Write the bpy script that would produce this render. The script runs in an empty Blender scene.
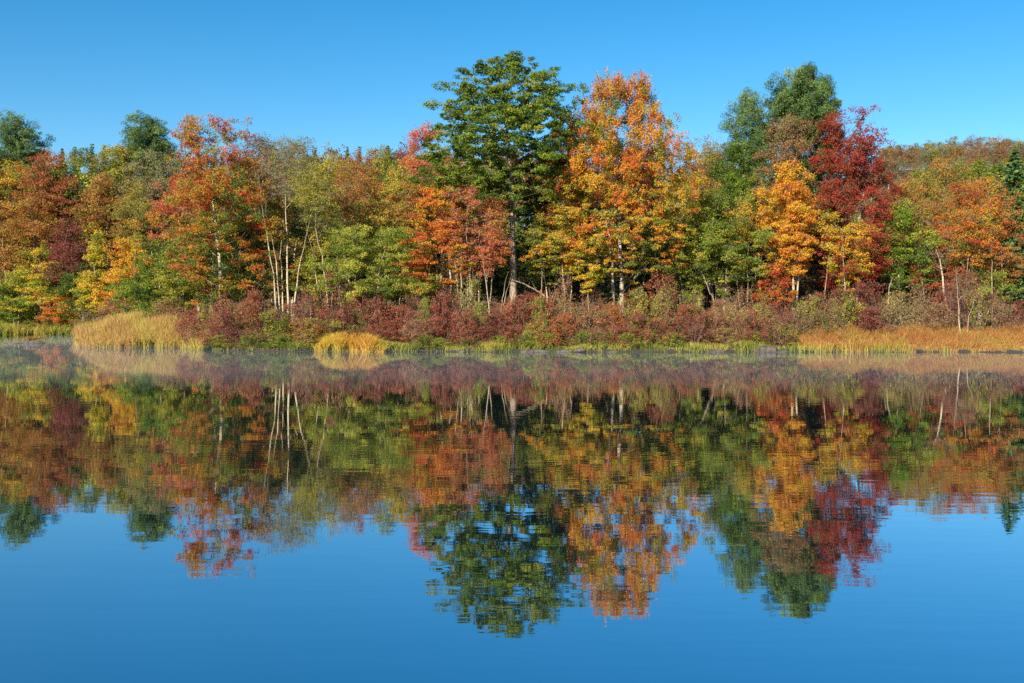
import bpy, math, re
import numpy as np

# ------------------------------------------------------------------ basics
sc = bpy.context.scene
COL = sc.collection
F = 1000.0                 # focal length in pixels at 1024 wide
CAMZ = 2.8
HZ = 310.0                 # horizon row
PI = math.pi

def wx(px, Y): return (px - 512.0) / F * Y
def wz(py, Y): return CAMZ - (py - HZ) / F * Y

def smooth(a, b, x):
    t = np.clip((np.asarray(x, float) - a) / (b - a), 0, 1)
    return t * t * (3 - 2 * t)

def shore(X):
    X = np.asarray(X, float)
    base = np.interp(X, [-300, -49, -33, -30, -24, -19.5, 0, 35, 300],
                        [114, 113, 77, 75.5, 74.5, 68.0, 66.8, 66.4, 66])
    return base + 0.35 * np.sin(X * 0.9) + 0.25 * np.sin(X * 2.3 + 1) + 0.14 * np.sin(X * 6.1) + 0.2 * np.sin(X * 3.7 + 2) * np.sin(X * .31)

def ground(X, Y):
    X = np.asarray(X, float); Y = np.asarray(Y, float)
    d = Y - shore(X)
    under = np.maximum(-1.6, d * 0.16) - 0.02
    over = 0.16 * (1 - np.exp(-np.maximum(d, 0) / 0.12)) + 1.3 * smooth(0.5, 11, d)
    A = np.interp(X, [-160, -75, -37, 10, 60, 100, 140], [12, 14, 21, 24, 32, 40, 44])
    top = np.interp(X, [-160, -75, -37, 60, 140], [185, 195, 250, 290, 320])
    t = np.clip((Y - 96) / (top - 96), 0, 1)
    hill = A * (t * t * (3 - 2 * t))
    bump = 0.5 * np.sin(X * 0.11 + Y * 0.07) * smooth(95, 130, Y) + 0.9 * np.sin(X * 0.05 - Y * 0.043 + 2) * smooth(120, 180, Y)
    hill = hill * smooth(1, 22, d); bump = bump * smooth(0, 12, d)
    h = np.where(d < 0, under, over + hill + bump)
    # bank the photographer stands on
    near = smooth(3.5, 0.5, Y) * 1.25 if False else (1 - smooth(0.5, 4.0, Y)) * 2.85 - 1.6
    return np.where(Y < 6, np.maximum(near, -1.6), h)

# ------------------------------------------------------------------ mesh building
def quads_mesh(name, V, Q, tint=None, tint_dom='FACE', smooth_shade=False):
    me = bpy.data.meshes.new(name)
    V = np.ascontiguousarray(V, np.float32); Q = np.ascontiguousarray(Q, np.int32)
    k = Q.shape[1]
    me.vertices.add(len(V)); me.vertices.foreach_set('co', V.ravel())
    me.loops.add(Q.size); me.loops.foreach_set('vertex_index', Q.ravel())
    me.polygons.add(len(Q))
    me.polygons.foreach_set('loop_start', np.arange(0, Q.size, k, dtype=np.int32))
    me.polygons.foreach_set('loop_total', np.full(len(Q), k, np.int32))
    if smooth_shade:
        me.polygons.foreach_set('use_smooth', np.ones(len(Q), bool))
    if tint is not None:
        a = me.attributes.new('tint', 'FLOAT', tint_dom)
        a.data.foreach_set('value', np.ascontiguousarray(tint, np.float32))
    me.update(calc_edges=True)
    return me

def link(name, me, mat, parent=None):
    o = bpy.data.objects.new(name, me)
    COL.objects.link(o)
    if mat is not None:
        if len(me.materials) == 0: me.materials.append(mat)
        elif me.materials[0] != mat:
            o.material_slots[0].link = 'OBJECT'; o.material_slots[0].material = mat
    if parent is not None: o.parent = parent
    return o

def norm(a): return a / np.maximum(np.linalg.norm(a, axis=-1, keepdims=True), 1e-9)

def tubes(P0, P1, r0, r1, sides=5):
    P0 = np.asarray(P0, float); P1 = np.asarray(P1, float)
    n = len(P0)
    d = norm(P1 - P0)
    ref = np.where(np.abs(d[:, 2:3]) > 0.8, np.array([[1., 0, 0]]), np.array([[0, 0, 1.]]))
    u = norm(np.cross(d, ref)); v = np.cross(d, u)
    a = np.arange(sides) * 2 * PI / sides
    ca = np.cos(a)[None, :, None]; sa = np.sin(a)[None, :, None]
    ring = u[:, None, :] * ca + v[:, None, :] * sa
    A = P0[:, None, :] + ring * np.asarray(r0, float)[:, None, None]
    B = P1[:, None, :] + ring * np.asarray(r1, float)[:, None, None]
    V = np.concatenate([A, B], 1).reshape(-1, 3)
    i = np.arange(sides); j = (i + 1) % sides
    q = np.stack([i, j, j + sides, i + sides], 1)
    Q = (q[None] + (np.arange(n) * 2 * sides)[:, None, None]).reshape(-1, 4)
    return V, Q

def merge(parts):
    Vs, Qs, off = [], [], 0
    for V, Q in parts:
        Vs.append(V); Qs.append(Q + off); off += len(V)
    return np.concatenate(Vs), np.concatenate(Qs)

def leaf_quads(P, N, L, W, rng, T=None):
    n = len(P)
    N = norm(N)
    if T is None: T = rng.normal(size=(n, 3))
    T = norm(T - N * np.sum(T * N, 1, keepdims=True))
    B = np.cross(N, T)
    L = np.broadcast_to(np.asarray(L, float), (n,))[:, None]; W = np.broadcast_to(np.asarray(W, float), (n,))[:, None]
    V = np.stack([P - T * L * .5, P + B * W * .5 + T * L * .05 + N * L * .06, P + T * L * .5, P - B * W * .5 + T * L * .05 + N * L * .06], 1).reshape(-1, 3)
    return V, np.arange(4 * n).reshape(n, 4)

# ------------------------------------------------------------------ materials
def new_mat(name):
    m = bpy.data.materials.new(name); m.use_nodes = True
    nt = m.node_tree; nt.nodes.clear()
    return m, nt, nt.nodes.new('ShaderNodeOutputMaterial')

def s2l(c):
    return tuple(((x / 255) / 12.92 if x <= 10 else ((x / 255 + .055) / 1.055) ** 2.4) for x in c) + (1,)

def soften(c):
    y = .3 * c[0] + .55 * c[1] + .15 * c[2]
    r, g, b = (v + (y - v) * .13 for v in c)
    return (r, min(g * 1.06, 255), b)

def set_ramp(r, stops):
    cr = r.color_ramp
    while len(cr.elements) < len(stops): cr.elements.new(0.5)
    for e, (p, c) in zip(cr.elements, stops):
        e.position = p; e.color = c

def leaf_mat(name, cols, trans=0.35, jitter=0.12, rough=0.55):
    cols = [soften(c) for c in cols]
    m, nt, out = new_mat(name)
    N, Lk = nt.nodes.new, nt.links.new
    at = N('ShaderNodeAttribute'); at.attribute_name = 'tint'
    oi = N('ShaderNodeObjectInfo')
    ma = N('ShaderNodeMath'); ma.operation = 'MULTIPLY_ADD'; ma.inputs[1].default_value = jitter; 
    Lk(oi.outputs['Random'], ma.inputs[0]); Lk(at.outputs['Fac'], ma.inputs[2])
    sb = N('ShaderNodeMath'); sb.operation = 'SUBTRACT'; Lk(ma.outputs[0], sb.inputs[0]); sb.inputs[1].default_value = jitter / 2
    r = N('ShaderNodeValToRGB')
    n = len(cols)
    set_ramp(r, [(i / (n - 1), s2l(c)) for i, c in enumerate(cols)])
    Lk(sb.outputs[0], r.inputs[0])
    p = N('ShaderNodeBsdfPrincipled'); p.inputs['Roughness'].default_value = rough
    p.inputs['Specular IOR Level'].default_value = 0.25
    tr = N('ShaderNodeBsdfTranslucent')
    Lk(r.outputs[0], p.inputs['Base Color']); Lk(r.outputs[0], tr.inputs['Color'])
    mx = N('ShaderNodeMixShader'); mx.inputs[0].default_value = trans
    Lk(p.outputs[0], mx.inputs[1]); Lk(tr.outputs[0], mx.inputs[2]); Lk(mx.outputs[0], out.inputs[0])
    return m

def bark_mat(name, c1, c2, scale=(6, 6, 1.5), lo=.35, hi=.65):
    m, nt, out = new_mat(name)
    N, Lk = nt.nodes.new, nt.links.new
    tc = N('ShaderNodeTexCoord'); mp = N('ShaderNodeMapping'); mp.inputs['Scale'].default_value = scale
    Lk(tc.outputs['Object'], mp.inputs[0])
    ns = N('ShaderNodeTexNoise'); ns.inputs['Scale'].default_value = 1.6; ns.inputs['Detail'].default_value = 4
    Lk(mp.outputs[0], ns.inputs['Vector'])
    r = N('ShaderNodeValToRGB'); set_ramp(r, [(lo, s2l(c1)), (hi, s2l(c2))]); Lk(ns.outputs['Fac'], r.inputs[0])
    p = N('ShaderNodeBsdfPrincipled'); p.inputs['Roughness'].default_value = .85; p.inputs['Specular IOR Level'].default_value = .2
    bp = N('ShaderNodeBump'); bp.inputs['Strength'].default_value = .5; bp.inputs['Distance'].default_value = .05
    Lk(ns.outputs['Fac'], bp.inputs['Height']); Lk(bp.outputs[0], p.inputs['Normal'])
    at = N('ShaderNodeAttribute'); at.attribute_name = 'tint'
    mr = N('ShaderNodeMapRange'); mr.inputs[1].default_value = .012; mr.inputs[2].default_value = .05; mr.inputs[3].default_value = .85; mr.inputs[4].default_value = 0
    Lk(at.outputs['Fac'], mr.inputs[0])
    mx = N('ShaderNodeMixRGB'); mx.inputs[2].default_value = s2l((118, 98, 84)); Lk(mr.outputs[0], mx.inputs[0]); Lk(r.outputs[0], mx.inputs[1])
    Lk(mx.outputs[0], p.inputs['Base Color']); Lk(p.outputs[0], out.inputs[0])
    return m

BARK = {
    'oak': bark_mat('bark_oak', (96, 82, 68), (176, 156, 134)),
    'grey': bark_mat('bark_grey', (110, 98, 86), (196, 180, 160)),
    'pale': bark_mat('bark_pale', (138, 120, 98), (206, 190, 164)),
    'birch': bark_mat('bark_birch', (92, 80, 64), (188, 174, 148), (1.5, 1.5, 9), .36, .46),
    'dark': bark_mat('bark_dark', (58, 50, 42), (104, 90, 74)),
    'twig': bark_mat('bark_twig', (104, 84, 76), (176, 152, 138)),
}
LEAF = {
    'green_oak': leaf_mat('leaf_green_oak', [(54, 76, 18), (84, 106, 24), (118, 132, 32), (156, 148, 42)], .3),
    'green': leaf_mat('leaf_green', [(58, 82, 20), (96, 118, 26), (136, 146, 34), (176, 166, 46)], .35),
    'hemlock': leaf_mat('leaf_hemlock', [(34, 52, 20), (54, 74, 26), (82, 98, 34), (118, 120, 44)], .15),
    'pine': leaf_mat('leaf_pine', [(60, 82, 46), (84, 106, 54), (108, 130, 66), (138, 150, 80)], .2),
    'spruce': leaf_mat('leaf_spruce', [(40, 72, 40), (62, 98, 48), (92, 124, 58), (120, 144, 72)], .15),
    'maple': leaf_mat('leaf_maple', [(108, 122, 34), (186, 158, 38), (222, 158, 38), (222, 122, 36), (206, 92, 40)], .4),
    'redorange': leaf_mat('leaf_redorange', [(84, 112, 28), (160, 140, 34), (210, 126, 34), (206, 88, 36), (184, 58, 38)], .4),
    'red': leaf_mat('leaf_red', [(124, 84, 44), (152, 62, 40), (166, 48, 38), (188, 72, 54)], .4),
    'salmon': leaf_mat('leaf_salmon', [(160, 140, 46), (202, 134, 56), (212, 112, 62), (204, 100, 82)], .4),
    'gold': leaf_mat('leaf_gold', [(130, 142, 36), (206, 172, 36), (230, 164, 38), (222, 128, 38)], .4),
    'rust': leaf_mat('leaf_rust', [(112, 114, 40), (164, 128, 46), (180, 110, 46), (172, 86, 50)], .35),
    'olive': leaf_mat('leaf_olive', [(74, 90, 26), (116, 122, 34), (164, 148, 42), (188, 150, 50)], .35),
    'yellowgreen': leaf_mat('leaf_yellowgreen', [(84, 100, 30), (122, 132, 38), (162, 158, 48), (190, 168, 62)], .4),
    'brown': leaf_mat('leaf_brown', [(96, 76, 52), (128, 98, 62), (152, 106, 66), (160, 92, 62)], .25),
    'maroon': leaf_mat('leaf_maroon', [(104, 70, 46), (124, 58, 48), (140, 56, 54), (160, 90, 70)], .3),
    'wine': leaf_mat('leaf_wine', [(130, 102, 52), (152, 80, 54), (160, 60, 54), (186, 96, 76)], .35),
    'pinkbrown': leaf_mat('leaf_pinkbrown', [(128, 110, 60), (154, 106, 68), (164, 94, 72), (182, 120, 92)], .3),
    'redbrush': leaf_mat('leaf_redbrush', [(130, 118, 44), (166, 100, 46), (176, 80, 48), (186, 92, 56)], .35),
    'tanbrush': leaf_mat('leaf_tanbrush', [(104, 92, 48), (146, 122, 62), (176, 146, 72), (160, 110, 68)], .3),
    'greygreen': leaf_mat('leaf_greygreen', [(84, 92, 52), (112, 112, 66), (140, 128, 78), (150, 124, 84)], .25),
    'reed': leaf_mat('leaf_reed', [(132, 138, 48), (194, 172, 72), (208, 160, 88), (186, 128, 82)], .35, 0),
    'sedge': leaf_mat('leaf_sedge', [(140, 136, 40), (206, 170, 54), (222, 168, 66), (214, 140, 62)], .35, 0),
    'rustgrass': leaf_mat('leaf_rustgrass', [(122, 126, 46), (186, 152, 66), (202, 132, 72), (174, 100, 62)], .35, 0),
    'bankgrass': leaf_mat('leaf_bankgrass', [(84, 92, 36), (126, 128, 44), (172, 158, 58), (196, 160, 78)], .35, 0),
}

# ------------------------------------------------------------------ tree generator
def profile(kind, t):
    t = np.asarray(t, float)
    if kind == 'ovoid': return np.sin(PI * np.clip(t, 0, 1) ** .75) ** .7
    if kind == 'round': return np.sqrt(np.clip(1 - (2 * t - 1) ** 2, 0, 1))
    if kind == 'maple': return np.clip(t / .18, 0, 1) ** .5 * (1 - np.clip((t - .22) / .78, 0, 1) ** 1.7 * .85)
    if kind == 'cone': return np.clip(t * 8, 0, 1) * (1 - t) ** .8
    if kind == 'umbrella': return np.clip(t / .3, 0, 1) ** .5 * np.clip((1 - t) / .62, 0, 1) ** .42
    if kind == 'oakcrown': return np.clip(t / .15, 0, 1) ** .5 * np.clip((1 - t) / .35, 0, 1) ** .5
    if kind == 'broad': return np.clip(t / .12, 0, 1) ** .5 * (1 - .6 * t ** 2.3)
    if kind == 'vase': return (.35 + .65 * t ** .7) * np.clip((1 - t) / .35, 0, 1) ** .5
    if kind == 'column': return np.clip(t / .1, .2, 1) ** .5 * np.clip((1 - t) / .4, 0, 1) ** .6
    if kind == 'dome': return np.sqrt(np.clip(1 - t ** 2.2, 0, 1))

LN, LSZ = 3.4, .58
def make_broadleaf(seed, H, zb, R, prof='ovoid', n=120, leaves=80, rc=.75, flat=(.35, .8), leaf=.19, lw=.8,
                   tgrad=0.0, tbase=.5, tvar=.3, rbase=.22, stems=1, spread=.1, lean=(0, 0), twigs=4, up=.3,
                   hollow=.5, trunk_top=.85, twig_r=.012, ground_flare=True, wob=1.):
    leaves = leaves * LN; leaf = leaf * LSZ
    rng = np.random.default_rng(seed)
    pos, par, rad, stem_id = [], [], [], []
    for s in range(stems):
        a = rng.uniform(0, 2 * PI) if stems > 1 else 0
        off = np.array([math.cos(a), math.sin(a)]) * (.25 + .1 * s) * (stems > 1)
        tiltx, tilty = (math.cos(a) * spread + lean[0], math.sin(a) * spread * .6 + lean[1]) if stems > 1 else lean
        K = 12
        h = H * trunk_top * (1 if s == 0 else rng.uniform(.65, .95))
        w = np.cumsum(rng.normal(0, .012 * H * wob, (K, 2)), 0) * np.linspace(.1, 1, K)[:, None]
        prev = -1
        for k in range(K):
            z = h * k / (K - 1)
            bend = (k / (K - 1)) ** 1.25
            p = np.array([off[0] + tiltx * H * bend + w[k, 0], off[1] + tilty * H * bend + w[k, 1], z - (.3 if k == 0 else 0)])
            pos.append(p); par.append(prev); prev = len(pos) - 1
            rb = rbase * (1 if s == 0 else rng.uniform(.6, .95))
            fl = 1.35 if (k == 0 and ground_flare) else 1
            rad.append(max(rb * fl * (1 - .85 * k / (K - 1)), .012)); stem_id.append(s)
    ntr = len(pos)
    # clump centres
    C = []
    lob = rng.uniform(0, 2 * PI, 3)
    cx, cy = lean[0] * H, lean[1] * H
    while len(C) < n:
        t = rng.uniform(0, 1)
        r = float(profile(prof, t))
        if rng.uniform() > r ** 1.2 + .04: continue
        a = rng.uniform(0, 2 * PI)
        lobf = 1 + .16 * math.sin(2 * a + lob[0] + 4 * t) + .14 * math.sin(3 * a + lob[1] + 9 * t) + .1 * math.sin(11 * t + lob[2])
        q = r * R * lobf * rng.uniform() ** hollow * rng.uniform(.85, 1.08)
        z = zb + (H - zb) * t + rng.normal(0, .03 * H) * (t < .9)
        z = max(z, .25)
        b = (z / H) ** 1.25
        C.append((cx * b + q * math.cos(a), cy * b + q * math.sin(a), min(z, H * 1.01), q, t))
    C = np.array(C)
    order = np.argsort(C[:, 3] + .25 * np.abs(C[:, 2] - H * .6))
    C = C[order]
    P = np.zeros((ntr + 2 * n, 3)); P[:ntr] = np.array(pos); par = par + [0] * (2 * n); cnt = ntr
    for c in C:
        d = P[:cnt] - c[:3]
        dist = np.linalg.norm(d, axis=1); hd = np.linalg.norm(d[:, :2], axis=1)
        cost = dist + 1.6 * np.maximum(0, d[:, 2] + up * hd) + .1 * (np.arange(cnt) < 2) * H
        j = int(np.argmin(cost)); L = dist[j]
        mid = (P[j] + c[:3]) / 2 + rng.normal(0, .07 * L, 3) + np.array([0, 0, .05 * L])
        P[cnt] = mid; par[cnt] = j; P[cnt + 1] = c[:3]; par[cnt + 1] = cnt; cnt += 2
    par = np.array(par[:cnt]); rr = np.zeros(cnt); acc = np.zeros(cnt)
    tip = twig_r
    for i in range(cnt - 1, ntr - 1, -1):
        rr[i] = max(tip, acc[i] ** (1 / 2.2)) if acc[i] > 0 else tip
        acc[par[i]] += rr[i] ** 2.2
    rr[:ntr] = np.maximum(np.array(rad), .012)
    for i in range(ntr, cnt): rr[i] = min(rr[i], rr[par[i]] * .8)
    idx = np.nonzero(par >= 0)[0]
    thick = idx[rr[idx] > .05]; thin = idx[rr[idx] <= .05]
    parts = []
    def r_start(i):
        p = par[i]; return np.where((i >= ntr) & (p < ntr), rr[i] * 1.25, rr[p])
    if len(thick): parts.append(tubes(P[par[thick]], P[thick], r_start(thick), rr[thick], 7))
    if len(thin): parts.append(tubes(P[par[thin]], P[thin], r_start(thin), rr[thin], 4))
    # clump leaf clouds
    rcs = rc * rng.uniform(.6, 1.3, n)
    fl = flat[0] + (flat[1] - flat[0]) * C[:, 4]
    if twigs:
        tc = np.repeat(np.arange(n), twigs)
        dirs = norm(rng.normal(size=(len(tc), 3)) * np.array([1, 1, .6]) + np.array([0, 0, .35]))
        e = C[tc, :3] + dirs * (rcs[tc] * rng.uniform(.7, 1.25, len(tc)))[:, None] * np.stack([np.ones(len(tc)), np.ones(len(tc)), np.maximum(fl[tc], .5)], 1)
        parts.append(tubes(C[tc, :3], e, np.full(len(tc), twig_r * .9), np.full(len(tc), twig_r * .35), 3))
    TV, TQ = merge(parts)
    cntl = np.maximum(4, (leaves * (rcs / rc) ** 2 * rng.uniform(.55, 1.3, n))).astype(int)
    ci = np.repeat(np.arange(n), cntl)
    m = len(ci)
    o = norm(rng.normal(size=(m, 3))) * (rng.uniform(size=m) ** .45)[:, None] * rcs[ci][:, None]
    # each clump is broken into a few sub tufts
    sub = norm(rng.normal(size=(n, 7, 3))) * rcs[:, None, None] * .75
    sub[:, :, 2] *= fl[:, None]
    pick = rng.integers(0, 7, m)
    o = o * .5
    o[:, 2] *= fl[ci]
    LP = C[ci, :3] + sub[ci, pick] + o
    LP[:, 2] = np.maximum(LP[:, 2], .08)
    outw = LP - np.array([cx * .5, cy * .5, 0]); outw[:, 2] = 0
    NN = norm(rng.normal(size=(m, 3))) * .9 + np.array([0, 0, .55]) + norm(outw) * .45
    s = leaf * rng.uniform(.6, 1.3, m)
    LV, LQ = leaf_quads(LP, NN, s, s * lw, rng)
    ctint = rng.normal(0, tvar * .62, n)
    tt = tbase + tgrad * (LP[:, 2] / H - .6) + ctint[ci] + rng.normal(0, tvar * .24, m)
    tr_ = [np.repeat(rr[thick], 7)] if len(thick) else []
    if len(thin): tr_.append(np.repeat(rr[thin], 4))
    if twigs: tr_.append(np.full(len(tc) * 3, twig_r * .6))
    me_t = quads_mesh('trunk', TV, TQ, tint=np.concatenate(tr_), smooth_shade=True)
    me_l = quads_mesh('crown', LV, LQ, tint=np.clip(tt, 0, 1))
    return me_t, me_l

def make_conifer(seed, H, zb, R, rbase=.2, spray=.42, dens=1.0, gap=.45, droop=.25, prof=.85, ragged=.2):
    rng = np.random.default_rng(seed)
    parts = []
    K = 10
    w = np.cumsum(rng.normal(0, .003 * H, (K, 2)), 0)
    pts = np.stack([w[:, 0], w[:, 1], np.linspace(-.3, H, K)], 1)
    r = rbase * (1 - .96 * np.linspace(0, 1, K))
    parts.append(tubes(pts[:-1], pts[1:], r[:-1], r[1:], 7))
    B0, B1, br = [], [], []
    LP, LT, LN = [], [], []
    z = zb
    while z < H * .99:
        t = (z - zb) / (H - zb)
        k = rng.integers(4, 7)
        a0 = rng.uniform(0, 2 * PI)
        for i in range(k):
            a = a0 + i * 2 * PI / k + rng.normal(0, .2)
            Lb = R * max((1 - t), .03) ** prof * rng.uniform(1 - ragged * 1.6, 1 + ragged * .5) + .12
            d = np.array([math.cos(a), math.sin(a), .25 * t + .05 - droop * (1 - t) * .6])
            c = np.array([np.interp(z, pts[:, 2], pts[:, 0]), np.interp(z, pts[:, 2], pts[:, 1]), z + rng.normal(0, gap * .2)])
            e = c + d * Lb; e[2] += .08 * Lb
            B0.append(c); B1.append(e); br.append(.012 + .012 * Lb)
            ns = max(3, int(Lb * 13 * dens))
            s = rng.uniform(.12, 1.05, ns)
            side = np.array([-math.sin(a), math.cos(a), 0])
            wd = rng.normal(0, 1, ns) * .27 * Lb * (1.15 - s)
            p = c + (e - c) * s[:, None] + side * wd[:, None] + np.array([0, 0, -1]) * (np.abs(wd) * .25)[:, None] + rng.normal(0, .06, (ns, 3))
            LP.append(p)
            tdir = d * .7 + side * np.sign(wd)[:, None] * .7 + rng.normal(0, .25, (ns, 3)) + np.array([0, 0, -.15])
            LT.append(tdir)
            LN.append(np.array([0, 0, 1]) + rng.normal(0, .5, (ns, 3)) + d * .3)
        z += gap * rng.uniform(.7, 1.3) * (1 - .45 * t)
    B0, B1, br = np.array(B0), np.array(B1), np.array(br)
    parts.append(tubes(B0, B1, br, br * .3, 4))
    TV, TQ = merge(parts)
    LP = np.concatenate(LP); LT = np.concatenate(LT); LN = np.concatenate(LN)
    m = len(LP)
    s = spray * rng.uniform(.6, 1.25, m)
    LV, LQ = leaf_quads(LP, LN, s, s * .42, rng, LT)
    tt = .45 + rng.normal(0, .2, m)
    return quads_mesh('trunk', TV, TQ, tint=np.full(len(TQ), .1), smooth_shade=True), quads_mesh('crown', LV, LQ, tint=np.clip(tt, 0, 1))

def make_pine(seed, H, zb, R, n=60, leaves=150, rc=1.0, leaf=.42, rbase=.28, prof='ovoid', flat=(.45, .6), lw=.2, hollow=.6):
    return make_broadleaf(seed, H, zb, R, prof, n=n, leaves=leaves, rc=rc, flat=flat, leaf=leaf, lw=lw, tbase=.45, tvar=.3,
                          rbase=rbase, twigs=3, up=.05, hollow=hollow, trunk_top=.97, twig_r=.018)

# ------------------------------------------------------------------ things
THINGS = []      # every labelled thing, for the final label pass
def new_thing(name, kindlabel, cat, loc, px, rz=0.0, group=None, own=False):
    e = bpy.data.objects.new(name, None); COL.objects.link(e)
    e.empty_display_size = .5
    e.location = loc; e.rotation_euler = (0, 0, rz)
    e['label'] = kindlabel; e['category'] = cat
    if group: e['group'] = group
    THINGS.append((e, px, own))
    return e

SEED = [100]
H_MOVE = True
def tree(name, cat, label, px, top, w, Y, mat, bark, crown_bot=None, conifer=False, pine=False, own=True, group=None, seed=None, dx=0, **kw):
    if 70 < Y < 74.2 and H_MOVE: Y += 2.2
    X = wx(px, Y); gz = float(ground(X, Y))
    H = wz(top, Y) - gz
    R = w / 2 / F * Y * 1.27
    zb = max(.6, (wz(crown_bot, Y) - gz)) if crown_bot is not None else H * .3
    SEED[0] += 1
    s = SEED[0] if seed is None else seed
    if conifer: a, b = make_conifer(s, H, zb, R, **kw)
    elif pine: a, b = make_pine(s, H, zb, R, **kw)
    else: a, b = make_broadleaf(s, H, zb, R, **kw)
    e = new_thing(name, label, cat, (X, Y, gz), px, 0, group, own)
    link('trunk', a, BARK[bark], e); link('crown', b, LEAF[mat], e)
    return e

M_, O_, B_, P_, S_ = ('maple_tree', 'maple tree'), ('oak_tree', 'oak tree'), ('birch_tree', 'birch tree'), ('pine_tree', 'pine tree'), ('spruce_tree', 'spruce tree')
Hm_, T_ = ('hemlock_tree', 'hemlock tree'), ('broadleaf_tree', 'tree')
GF = 'autumn trees along the shore'

# ---- hero trees
tree(*O_, 'tallest tree, green leafed with a long bare straight trunk', 514, 60, 128, 74, 'green_oak', 'oak', 203, prof='oakcrown', n=640, leaves=80, rc=.62,
     flat=(.4, .5), leaf=.21, tbase=.45, tvar=.35, rbase=.34, up=.25, hollow=.42, trunk_top=.86, wob=.35, lean=(-.012, 0), twigs=4, seed=7)
tree(*M_, 'broad orange and gold maple just right of the tallest green tree', 619, 82, 132, 73.5, 'maple', 'grey', 275, prof='broad', n=980, leaves=62, rc=.5,
     flat=(.28, 1.7), leaf=.185, tbase=.56, tgrad=.5, tvar=.55, rbase=.22, up=.45, hollow=.36, twigs=5, trunk_top=.8, seed=11, stems=2, spread=.03)
tree(*M_, 'red-orange maple with green inner leaves rising above the left skyline', 222, 120, 108, 76.5, 'redorange', 'pale', 300, prof='broad', n=420, leaves=62, rc=.62,
     flat=(.35, .9), leaf=.19, tbase=.44, tgrad=.45, tvar=.5, rbase=.2, up=.3, hollow=.4, seed=29, wob=.6, lean=(-.02, 0))
tree(*M_, 'large crimson red maple, the reddest crown on the shore', 851, 114, 76, 77, 'red', 'grey', 290, prof='broad', n=300, leaves=88, rc=.75,
     flat=(.5, .8), leaf=.19, tbase=.55, tvar=.4, rbase=.2, up=.45, hollow=.4, seed=31)
tree(*M_, 'golden orange tree with two pale trunks left of the crimson maple', 790, 160, 42, 72.5, 'gold', 'pale', 275, prof='ovoid', n=190, leaves=68, rc=.58,
     flat=(.4, .8), leaf=.18, tbase=.85, tgrad=-.2, tvar=.4, rbase=.13, stems=3, spread=.05, up=.5, seed=44)
tree(*P_, 'bushy blue-green pine top above the golden orange tree', 800, 74, 62, 82, 'pine', 'dark', 200, pine=True, n=270, leaves=200, rc=.75, flat=(.8, 1.), leaf=.34, lw=.24, prof='round', hollow=.6, seed=151)
tree(*P_, 'thin blue-green pine top just left of the bushy pine', 748, 98, 44, 84, 'pine', 'dark', 170, pine=True, n=80, leaves=120, rc=.8, flat=(.8, 1.), leaf=.36, lw=.2, prof='column', seed=52)
tree(*T_, 'half bare rusty brown tree in front of the bushy pine', 786, 118, 56, 79, 'brown', 'grey', 220, prof='vase', n=110, leaves=34, rc=.7, leaf=.17, tbase=.7, twigs=8, up=.6, rbase=.13, seed=53)
tree(*P_, 'dark pine at the far left edge rising above the skyline', 18, 113, 54, 138, 'pine', 'dark', 200, pine=True, n=230, leaves=80, rc=1.0, flat=(.6, .8), hollow=.6, leaf=.5, lw=.25, rbase=.35, seed=54)
tree(*P_, 'round-topped pine on the left skyline left of the red-orange maple', 149, 120, 36, 140, 'pine', 'dark', 175, pine=True, n=170, leaves=75, rc=.95, flat=(.6, .8), hollow=.6, leaf=.5, lw=.25, prof='round', seed=55)
tree(*S_, 'dark green spruce at the right edge of the forest', 1014, 152, 76, 84, 'spruce', 'dark', 300, conifer=True, spray=.5, dens=1.2, gap=.5, seed=56)
tree(*S_, 'low dark spruce at the right edge behind the rusty grass', 1016, 268, 44, 74, 'spruce', 'dark', 318, conifer=True, spray=.3, dens=1.3, gap=.3, seed=57)

# ---- central front row
tree(*M_, 'layered orange maple left of the tallest green tree', 434, 190, 66, 74.5, 'maple', 'grey', 285, prof='maple', n=130, leaves=75, rc=.65, flat=(.22, .5), leaf=.18, tbase=.76, tvar=.4, rbase=.12, up=.15, stems=2, spread=.05)
tree(*M_, 'salmon pink maple with many slim trunks beside the tall green tree', 471, 188, 76, 73, 'salmon', 'pale', 280, prof='vase', n=170, leaves=30, rc=.5, flat=(.3, .6), leaf=.17, tbase=.8, tvar=.4, rbase=.1, stems=8, spread=.12, up=.5, twigs=9, twig_r=.015)
tree(*T_, 'slim young tree with coral leaves leaning over the fallen log', 492, 232, 20, 72, 'salmon', 'pale', 275, prof='column', n=50, leaves=40, rc=.5, flat=(.3, .6), leaf=.16, tbase=.75, rbase=.07, stems=3, spread=.12, up=.5, twigs=6)
tree(*M_, 'coral red maple crown on the skyline left of the tall green tree', 425, 130, 66, 86, 'salmon', 'grey', 235, prof='maple', n=150, leaves=70, rc=.8, flat=(.3, .8), leaf=.2, tbase=.75, tvar=.35, rbase=.15, up=.4)
tree(*T_, 'olive and amber tree tucked under the left side of the tall green tree', 452, 165, 42, 84, 'olive', 'grey', 260, prof='ovoid', n=120, leaves=70, rc=.8, leaf=.2, tbase=.7, tvar=.4, rbase=.13)
tree(*T_, 'bushy yellow-green tree between the birches and the orange maple', 372, 226, 104, 72.5, 'yellowgreen', 'pale', 308, prof='round', n=190, leaves=85, rc=.7, flat=(.4, .6), leaf=.17, tbase=.5, tvar=.4, rbase=.09, stems=4, spread=.12, up=.4)
tree(*B_, 'birch clump of three tall white trunks right of the red-orange maple', 287, 143, 62, 76, 'greygreen', 'birch', 190, prof='vase', n=90, leaves=11, rc=.7, leaf=.15, tbase=.5, tvar=.3, rbase=.105, stems=5, spread=.09, up=.8, twigs=7, seed=71, trunk_top=.9)
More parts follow.
